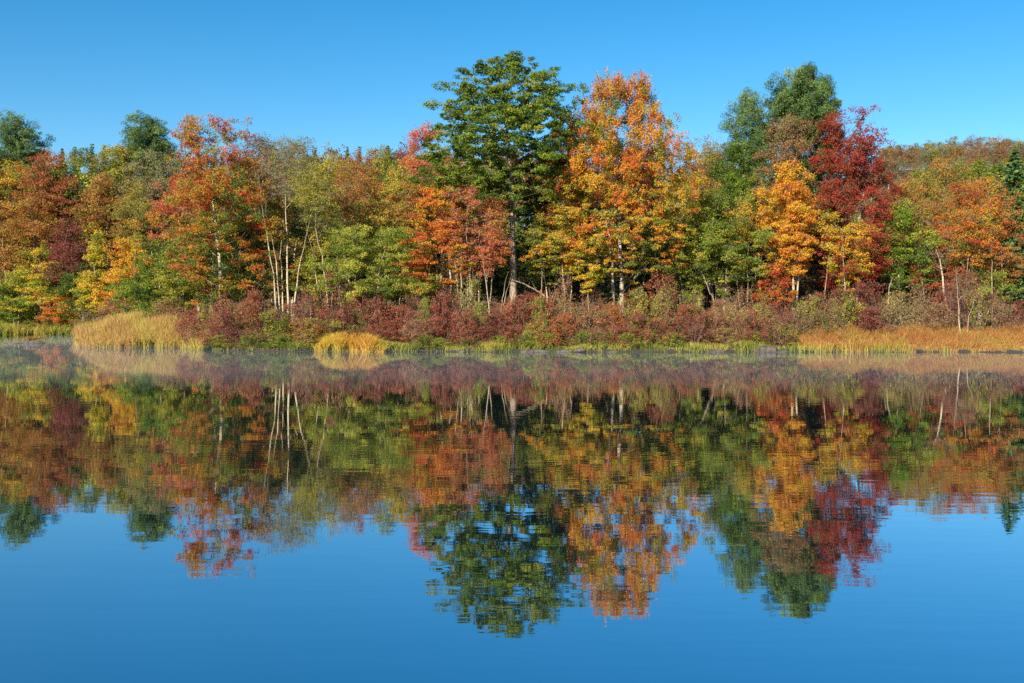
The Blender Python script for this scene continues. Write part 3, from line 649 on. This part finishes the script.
# golden sedge clump
r = np.random.default_rng(63)
n = 12000
X = r.uniform(wx(315, 68.), wx(388, 68.), n); u = (X - X.min()) / (X.max() - X.min())
Yv = shore(X) + r.uniform(-.5, 2.2, n)
h = (1.25 * np.clip(np.sin(PI * np.clip(u * 1.05, 0, 1)), .05, 1) ** .35 + .08 * np.sin(X * 5)) * r.uniform(.6, 1.05, n)
stuff(grass('sedge', X, Yv, h, 64, 'sedge', .035, .3, .3, .7), 'mounded golden sedge patch at the water edge below the birches', 'sedge')
# rusty meadow grass on the right
X, Yv, r = scatter(60000, wx(800, 68), 42, -.05, 5.2, 65)
dd = Yv - shore(X)
h = (.4 + .75 * smooth(0, 3.5, dd) + .2 * np.sin(X * .9) + .12 * np.sin(X * 2.7)) * r.uniform(.5, 1.15, len(X)) * (.55 + .45 * smooth(wx(800, 68), wx(850, 68), X))
stuff(grass('meadow_grass', X, Yv, h, 66, 'rustgrass', .03, .28, .32, .88, .34), 'rusty orange marsh grass along the right shore', 'marsh grass')
# green bank grass all along
X, Yv, r = scatter(76000, -21.8, 40, -.06, 2.0, 67, .36)
k_ = (X < wx(800, 67)) | (r.uniform(size=len(X)) < .25); X, Yv = X[k_], Yv[k_]
h = r.uniform(.12, .75, len(X)) * (1 - .55 * smooth(wx(780, 67), wx(840, 67), X)) * (.7 + .35 * np.sin(X * 1.3) * np.sin(X * .47))
stuff(grass('bank_grass', X, Yv, h, 68, 'bankgrass', .03, .34, .2, .65, .3), 'green and yellow grass tufts along the water edge', 'grass')
# pale green tufts in the shallows, right of centre
r = np.random.default_rng(73); cs = [wx(p, 67) for p in (697, 742, 800, 816, 838, 852, 880, 893, 940, 384)]
X = np.concatenate([r.normal(c, .4, 60) for c in cs]); Yv = shore(X) + r.uniform(-.45, .5, len(X))
stuff(grass('shallow_grass', X, Yv, r.uniform(.3, .8, len(X)), 74, 'bankgrass', .035, .16, .55, .7, .12), 'lime green grass tufts standing in the shallows', 'grass')
# far bay edge grass
X, Yv, r = scatter(30000, -66, -44, -.4, 7, 69)
r2 = np.random.default_rng(169); Y2 = r2.uniform(75, 114, 16000); X2 = -33 - (Y2 - 77) * 16 / 36 + r2.uniform(-.6, 7, 16000)
stuff(grass('bay_grass', X, Yv, r.uniform(.4, 1.3, len(X)), 70, 'bankgrass', .05, .25, .5, .9, .3), 'bright yellow-green grass strip around the far side of the misty bay', 'grass')

# ------------------------------------------------------------------ rocks and fallen log
def rock_mat():
    m, nt, out = new_mat('rock_grey')
    N, Lk = nt.nodes.new, nt.links.new
    tc = N('ShaderNodeTexCoord'); ns = N('ShaderNodeTexNoise'); ns.inputs['Scale'].default_value = 3; ns.inputs['Detail'].default_value = 6
    Lk(tc.outputs['Object'], ns.inputs['Vector'])
    r_ = N('ShaderNodeValToRGB'); set_ramp(r_, [(.35, s2l((48, 42, 38))), (.65, s2l((98, 86, 76)))]); Lk(ns.outputs['Fac'], r_.inputs[0])
    p = N('ShaderNodeBsdfPrincipled'); p.inputs['Roughness'].default_value = .8
    bp = N('ShaderNodeBump'); bp.inputs['Strength'].default_value = .6; bp.inputs['Distance'].default_value = .05
    Lk(ns.outputs['Fac'], bp.inputs['Height']); Lk(bp.outputs[0], p.inputs['Normal'])
    Lk(r_.outputs[0], p.inputs['Base Color']); Lk(p.outputs[0], out.inputs[0]); return m
ROCK = rock_mat()
def rock(px, Y, lx, ly, lz, label, seed):
    import bmesh
    bm = bmesh.new(); bmesh.ops.create_icosphere(bm, subdivisions=4, radius=1)
    r = np.random.default_rng(seed); k = r.normal(size=(10, 3)) * 1.7; ph = r.uniform(0, 6, 10)
    planes = norm(r.normal(size=(9, 3))); off = r.uniform(.7, .95, 9)
    for v in bm.verts:
        p = np.array(v.co)
        for pl, o_ in zip(planes, off):
            dd_ = p @ pl
            if dd_ > o_: p = p - pl * (dd_ - o_) * .85
        p = p * (1 + .05 * np.sum(np.sin(k @ p + ph)) / 3)
        v.co = (p[0] * lx, p[1] * ly, p[2] * lz)
    me = bpy.data.meshes.new('rock'); bm.to_mesh(me); bm.free()
    o = link('rock', me, ROCK); X = wx(px, Y)
    o.location = (X, Y, max(float(ground(X, Y)), -.02) + lz * .15); o.rotation_euler = (0, 0, r.uniform(-.4, .4))
    o['label'] = label; o['category'] = 'rock'; o['group'] = 'rocks at the waterline'
for i, a in enumerate([(33, 84, 1.0, .6, .3, 'dark rock with leafy top in the misty bay'), (11, 83, .8, .4, .09, 'flat dark rock barely above the misty water'),
                       (535, 66.2, .95, .4, .2, 'long dark flat rock on the waterline below the tall green tree'), (562, 66.3, .6, .35, .16, 'grey flat rock right of the long dark rock'), (579, 66.4, .45, .3, .17, 'small grey rock on the shore left of the broad maple'),
                       (716, 66.2, .75, .35, .17, 'low grey rock on the shore right of the broad maple'), (767, 66.6, .85, .5, .42, 'pale boulder at the waterline below the golden orange tree'), (782, 66.2, .5, .3, .16, 'small stone right of the pale boulder'),
                       (462, 66.2, .3, .2, .13, 'small pale stone at the waterline below the salmon maple'), (612, 66.2, .35, .25, .12, 'small brown stone below the broad maple')]):
    rock(*a, seed=300 + i)
# small leafy tuft growing on the bay rock
X0 = wx(33, 84); r = np.random.default_rng(90)
tm = leaf_quads(np.stack([X0 + r.normal(0, .38, 260), 84 + r.normal(0, .25, 260), .32 + abs(r.normal(0, .14, 260))], 1), r.normal(size=(260, 3)) + np.array([0, 0, .6]), .14, .1, r)
tf = link('rock_plant', quads_mesh('rock_plant', *tm, tint=r.uniform(.2, .9, 260)), LEAF['rust'])
tf['label'] = 'small rusty plant growing on the dark bay rock'; tf['category'] = 'plant'
# fallen log
def log_thing(px0, py0, px1, py1, Y, r0, r1, label, seed):
    r = np.random.default_rng(seed); t = np.linspace(0, 1, 9)
    P = np.stack([wx(px0 + (px1 - px0) * t, Y), Y + .6 * t, wz(py0 + (py1 - py0) * t, Y) + .1 * np.sin(t * 4)], 1) + r.normal(0, .03, (9, 3))
    rr = r0 + (r1 - r0) * t
    parts = [tubes(P[:-1], P[1:], rr[:-1], rr[1:], 8)]
    for i in (2, 4, 6):
        d = np.array([r.normal(0, .3), -.2, r.uniform(.3, .6)])
        parts.append(tubes([P[i]], [P[i] + d], [rr[i] * .5], [rr[i] * .15], 5))
    V, Q = merge(parts)
    o = link('fallen_log', quads_mesh('fallen_log', V, Q, tint=np.full(len(Q), .1), smooth_shade=True), BARK['oak'])
    o['label'] = label; o['category'] = 'log'
log_thing(512, 280, 546, 295, 73.2, .03, .07, 'pale fallen log slanting down past the base of the tall green tree', 1)
log_thing(697, 262, 712, 294, 73.6, .025, .045, 'grey dead snag leaning left of the yellow-green tree', 2)

for i, (px, dY, L, hgt, lab) in enumerate([(258, .1, 1.6, .5, 'dead branch poking out of the bank below the red-orange maple'), (408, .0, 1.3, .35, 'dead branch at the waterline right of the golden sedge'),
        (486, .1, 1.9, .8, 'bleached branch sloping into the water below the salmon maple'), (640, .0, 1.5, .3, 'low dead branch at the waterline below the broad maple'),
        (738, .05, 1.2, .5, 'dead branch at the waterline below the yellow-green tree'), (905, .1, 1.4, .3, 'dead branch at the edge of the rusty grass')]):
    r = np.random.default_rng(700 + i); X = wx(px, 67); Y0 = float(shore(X)) + dY
    t = np.linspace(0, 1, 7); dr = 1 if i % 2 else -1
    P = np.stack([X + dr * L * t, Y0 + .5 - .9 * t, .02 + hgt * (1 - t) ** 1.3], 1) + r.normal(0, .03, (7, 3)); rr = .045 * (1 - .7 * t)
    parts = [tubes(P[:-1], P[1:], rr[:-1], rr[1:], 6)]
    for k in (1, 2, 3, 4):
        d = np.array([r.normal(0, .3), r.normal(0, .2), r.uniform(.2, .55)]); parts.append(tubes([P[k]], [P[k] + d], [rr[k] * .6], [.006], 4))
    V, Q = merge(parts)
    o = link('dead_branch', quads_mesh('dead_branch', V, Q, tint=np.full(len(Q), .1), smooth_shade=True), BARK['dark'])
    o['label'] = lab; o['category'] = 'branch'

# ------------------------------------------------------------------ terrain
def terrain():
    xs = np.concatenate([np.linspace(-900, -140, 24), np.linspace(-135, 160, 300), np.linspace(170, 900, 24)])
    ys = np.concatenate([np.linspace(-700, -10, 20), np.linspace(-8, 8, 20), np.linspace(10, 60, 18), np.linspace(60.5, 125, 200), np.linspace(127, 340, 80), np.linspace(350, 1500, 20)])
    XX, YY = np.meshgrid(xs, ys); ZZ = ground(XX, YY)
    ZZ = ZZ + np.where((YY > 62) & (YY < 130) & (ZZ > .02), .05 * np.sin(XX * 3.3 + YY) * np.sin(YY * 2.7), 0)
    V = np.stack([XX, YY, ZZ], -1).reshape(-1, 3)
    nx, ny = len(xs), len(ys)
    i = (np.arange(ny - 1)[:, None] * nx + np.arange(nx - 1)[None]).ravel()
    Q = np.stack([i, i + 1, i + nx + 1, i + nx], 1)
    m, nt, out = new_mat('forest_floor')
    N, Lk = nt.nodes.new, nt.links.new
    g = N('ShaderNodeNewGeometry'); ns = N('ShaderNodeTexNoise'); ns.inputs['Scale'].default_value = 1.3; ns.inputs['Detail'].default_value = 8
    Lk(g.outputs['Position'], ns.inputs['Vector'])
    r_ = N('ShaderNodeValToRGB'); set_ramp(r_, [(.3, s2l((58, 44, 32))), (.5, s2l((104, 74, 46))), (.7, s2l((92, 92, 44)))]); Lk(ns.outputs['Fac'], r_.inputs[0])
    sx = N('ShaderNodeSeparateXYZ'); Lk(g.outputs['Position'], sx.inputs[0])
    mr = N('ShaderNodeMapRange'); mr.inputs[1].default_value = .12; mr.inputs[2].default_value = .35; Lk(sx.outputs['Z'], mr.inputs[0])
    mx = N('ShaderNodeMixRGB'); mx.inputs[1].default_value = s2l((52, 40, 34)); Lk(mr.outputs[0], mx.inputs[0]); Lk(r_.outputs[0], mx.inputs[2])
    p = N('ShaderNodeBsdfPrincipled'); p.inputs['Roughness'].default_value = .9; Lk(mx.outputs[0], p.inputs['Base Color'])
    Lk(p.outputs[0], out.inputs[0])
    o = link('ground', quads_mesh('ground', V, Q, smooth_shade=True), m); o['kind'] = 'structure'
terrain()

# ------------------------------------------------------------------ water
def water():
    m, nt, out = new_mat('lake_water')
    N, Lk = nt.nodes.new, nt.links.new
    g = N('ShaderNodeNewGeometry')
    hs = []
    for sc_, str_, det in (((.55, 2.4, 1), .0012, 2), ((2.0, 7.5, 1), .0003, 2), ((.05, .16, 1), .006, 1)):
        mp = N('ShaderNodeMapping'); mp.inputs['Scale'].default_value = sc_; Lk(g.outputs['Position'], mp.inputs[0])
        ns = N('ShaderNodeTexNoise'); ns.inputs['Scale'].default_value = 1; ns.inputs['Detail'].default_value = det; Lk(mp.outputs[0], ns.inputs['Vector'])
        mu = N('ShaderNodeMath'); mu.operation = 'MULTIPLY'; mu.inputs[1].default_value = str_; Lk(ns.outputs['Fac'], mu.inputs[0]); hs.append(mu)
    a = N('ShaderNodeMath'); Lk(hs[0].outputs[0], a.inputs[0]); Lk(hs[1].outputs[0], a.inputs[1])
    b = N('ShaderNodeMath'); Lk(a.outputs[0], b.inputs[0]); Lk(hs[2].outputs[0], b.inputs[1])
    pn = N('ShaderNodeTexNoise'); pn.inputs['Scale'].default_value = 1; pn.inputs['Detail'].default_value = 2
    pm = N('ShaderNodeMapping'); pm.inputs['Scale'].default_value = (.03, .09, 1); Lk(g.outputs['Position'], pm.inputs[0]); Lk(pm.outputs[0], pn.inputs['Vector'])
    pr = N('ShaderNodeMapRange'); pr.inputs[1].default_value = .4; pr.inputs[2].default_value = .62; pr.inputs[3].default_value = .45; pr.inputs[4].default_value = 1.5; Lk(pn.outputs['Fac'], pr.inputs[0])
    bp = N('ShaderNodeBump'); Lk(pr.outputs[0], bp.inputs['Strength']); bp.inputs['Distance'].default_value = 1; Lk(b.outputs[0], bp.inputs['Height'])
    gl = N('ShaderNodeBsdfGlossy'); gl.inputs['Roughness'].default_value = .012; gl.inputs['Color'].default_value = (.9, .94, .97, 1)
    Lk(bp.outputs[0], gl.inputs['Normal'])
    df = N('ShaderNodeBsdfDiffuse'); df.inputs['Color'].default_value = (.008, .018, .022, 1)
    fr = N('ShaderNodeFresnel'); fr.inputs['IOR'].default_value = 1.33
    fm = N('ShaderNodeMapRange'); fm.inputs[3].default_value = .6; Lk(fr.outputs[0], fm.inputs[0])
    mx = N('ShaderNodeMixShader'); Lk(fm.outputs[0], mx.inputs[0]); Lk(df.outputs[0], mx.inputs[1]); Lk(gl.outputs[0], mx.inputs[2])
    Lk(mx.outputs[0], out.inputs[0])
    V = np.array([[-900, -5, 0], [900, -5, 0], [900, 135, 0], [-900, 135, 0]], float)
    o = link('lake_water', quads_mesh('lake_water', V, np.array([[0, 1, 2, 3]])), m); o['kind'] = 'structure'
water()

# ------------------------------------------------------------------ mist and haze
def volume_box(name, x0, x1, y0, y1, z0, z1, dens, col, label):
    v = np.array([[x, y, z] for x in (x0, x1) for y in (y0, y1) for z in (z0, z1)], float)
    q = np.array([[0, 1, 3, 2], [4, 6, 7, 5], [0, 4, 5, 1], [2, 3, 7, 6], [0, 2, 6, 4], [1, 5, 7, 3]])
    m, nt, out = new_mat(name)
    pv = nt.nodes.new('ShaderNodeVolumePrincipled'); pv.inputs['Density'].default_value = dens; pv.inputs['Color'].default_value = col
    pv.inputs['Anisotropy'].default_value = .2
    nt.links.new(pv.outputs[0], out.inputs['Volume'])
    o = link(name, quads_mesh(name, v, q), m); o['kind'] = 'stuff'; o['label'] = label; o['category'] = 'mist'
    return o
volume_box('mist', -47, 60, 38, 112, .012, .32, .013, (.9, .92, 1, 1), 'thin morning mist lying on the water near the shore')
#volume_box('haze', -860, 860, -4, 700, -3, 95, .0003, (.85, .9, 1, 1), 'faint morning haze over the lake and hill')

# ------------------------------------------------------------------ labels: make each single one thing out
LM = [(18, 'the edge pine'), (50, 'the pinkish red crown'), (98, 'the narrow yellow tree'), (149, 'the round-topped pine'), (226, 'the red-orange maple'), (287, 'the white birch clump'), (330, 'the leaning birch'), (372, 'the yellow-green tree'),
      (437, 'the layered maple'), (476, 'the salmon maple'), (514, 'the tall green tree'), (566, 'the dark hemlock'), (621, 'the broad maple'), (684, 'the dusky olive tree'), (735, 'the thin pine'), (790, 'the golden tree'),
      (858, 'the crimson maple'), (902, 'the bright green tree'), (945, 'the leaning white birch'), (1003, 'the edge spruce')]
buckets = {}
for e, px, own in THINGS:
    if own: continue
    d, nm = min((abs(px - x), n_, ) for x, n_ in LM)
    x0 = [x for x, n_ in LM if n_ == nm][0]
    rel = ('below ' if e.name.startswith('shrub') else 'behind ') if d < 8 else ('left of ' if px < x0 else 'right of ')
    base = e['label'] + rel + nm
    base = base.replace('  ', ' ')
    buckets.setdefault(base, []).append((px, e))
ORD = ['leftmost', 'second', 'third', 'fourth', 'fifth', 'sixth', 'seventh']
for base, lst in buckets.items():
    lst.sort(key=lambda t: t[0])
    for i, (px, e) in enumerate(lst):
        e['label'] = base if len(lst) == 1 else (ORD[i] if len(lst) > 2 else ('left one' if i == 0 else 'right one')) + ' of alike: ' + base if False else (base if len(lst) == 1 else (ORD[i].capitalize() if len(lst) > 2 else ('Left' if i == 0 else 'Right')) + ' ' + base)
labs = [e['label'] for e, _, _ in THINGS]
print([l for l in labs if len(l.split()) > 16])
print('things', len(THINGS), 'distinct labels', len(set(labs)), 'longest', max(len(l.split()) for l in labs))

# ------------------------------------------------------------------ light, sky, camera
SUN_EL, SUN_AZ = math.radians(27), math.radians(-30)     # azimuth measured from behind the camera towards the left
sdir = np.array([math.sin(SUN_AZ) * math.cos(SUN_EL), -math.cos(SUN_AZ) * math.cos(SUN_EL), math.sin(SUN_EL)])  # towards the sun
sun = bpy.data.lights.new('sun', 'SUN'); sun.energy = 5.0; sun.angle = math.radians(.5); sun.color = (1, .90, .72)
so = bpy.data.objects.new('sun', sun); COL.objects.link(so)
from mathutils import Vector
so.rotation_euler = Vector(tuple(sdir)).to_track_quat('Z', 'Y').to_euler(); so.location = (-40, -60, 60)
w = bpy.data.worlds.new('World'); sc.world = w; w.use_nodes = True
nt = w.node_tree; nt.nodes.clear()
sk = nt.nodes.new('ShaderNodeTexSky'); sk.sky_type = 'NISHITA'; sk.sun_disc = False
sk.sun_elevation = SUN_EL
sk.sun_rotation = math.atan2(sdir[0], sdir[1])
sk.air_density = 1.0; sk.dust_density = .0; sk.ozone_density = 3.0; sk.altitude = 400
hsv = nt.nodes.new('ShaderNodeHueSaturation'); hsv.inputs['Hue'].default_value = .494; hsv.inputs['Saturation'].default_value = 1.39
bg = nt.nodes.new('ShaderNodeBackground'); bg.inputs['Strength'].default_value = .08
wo = nt.nodes.new('ShaderNodeOutputWorld')
nt.links.new(sk.outputs[0], hsv.inputs['Color']); nt.links.new(hsv.outputs[0], bg.inputs[0]); nt.links.new(bg.outputs[0], wo.inputs[0])

cam = bpy.data.cameras.new('camera'); co = bpy.data.objects.new('camera', cam); COL.objects.link(co)
cam.sensor_width = 36; cam.lens = F * 36 / 1024; cam.clip_end = 4000; cam.clip_start = .1
co.location = (0, 0, CAMZ)
co.rotation_euler = (PI / 2 - math.atan((341.5 - HZ) / F), 0, 0)
sc.camera = co
sc.render.engine = 'CYCLES'
cy = sc.cycles
cy.max_bounces = 6; cy.diffuse_bounces = 3; cy.glossy_bounces = 2; cy.transmission_bounces = 3; cy.volume_bounces = 0; cy.transparent_max_bounces = 6
cy.use_denoising = False
cy.caustics_reflective = False; cy.caustics_refractive = False
vs = sc.view_settings
vs.view_transform = 'Standard'; vs.look = 'None'; vs.gamma = 1; vs.exposure = .95; vs.use_curve_mapping = False
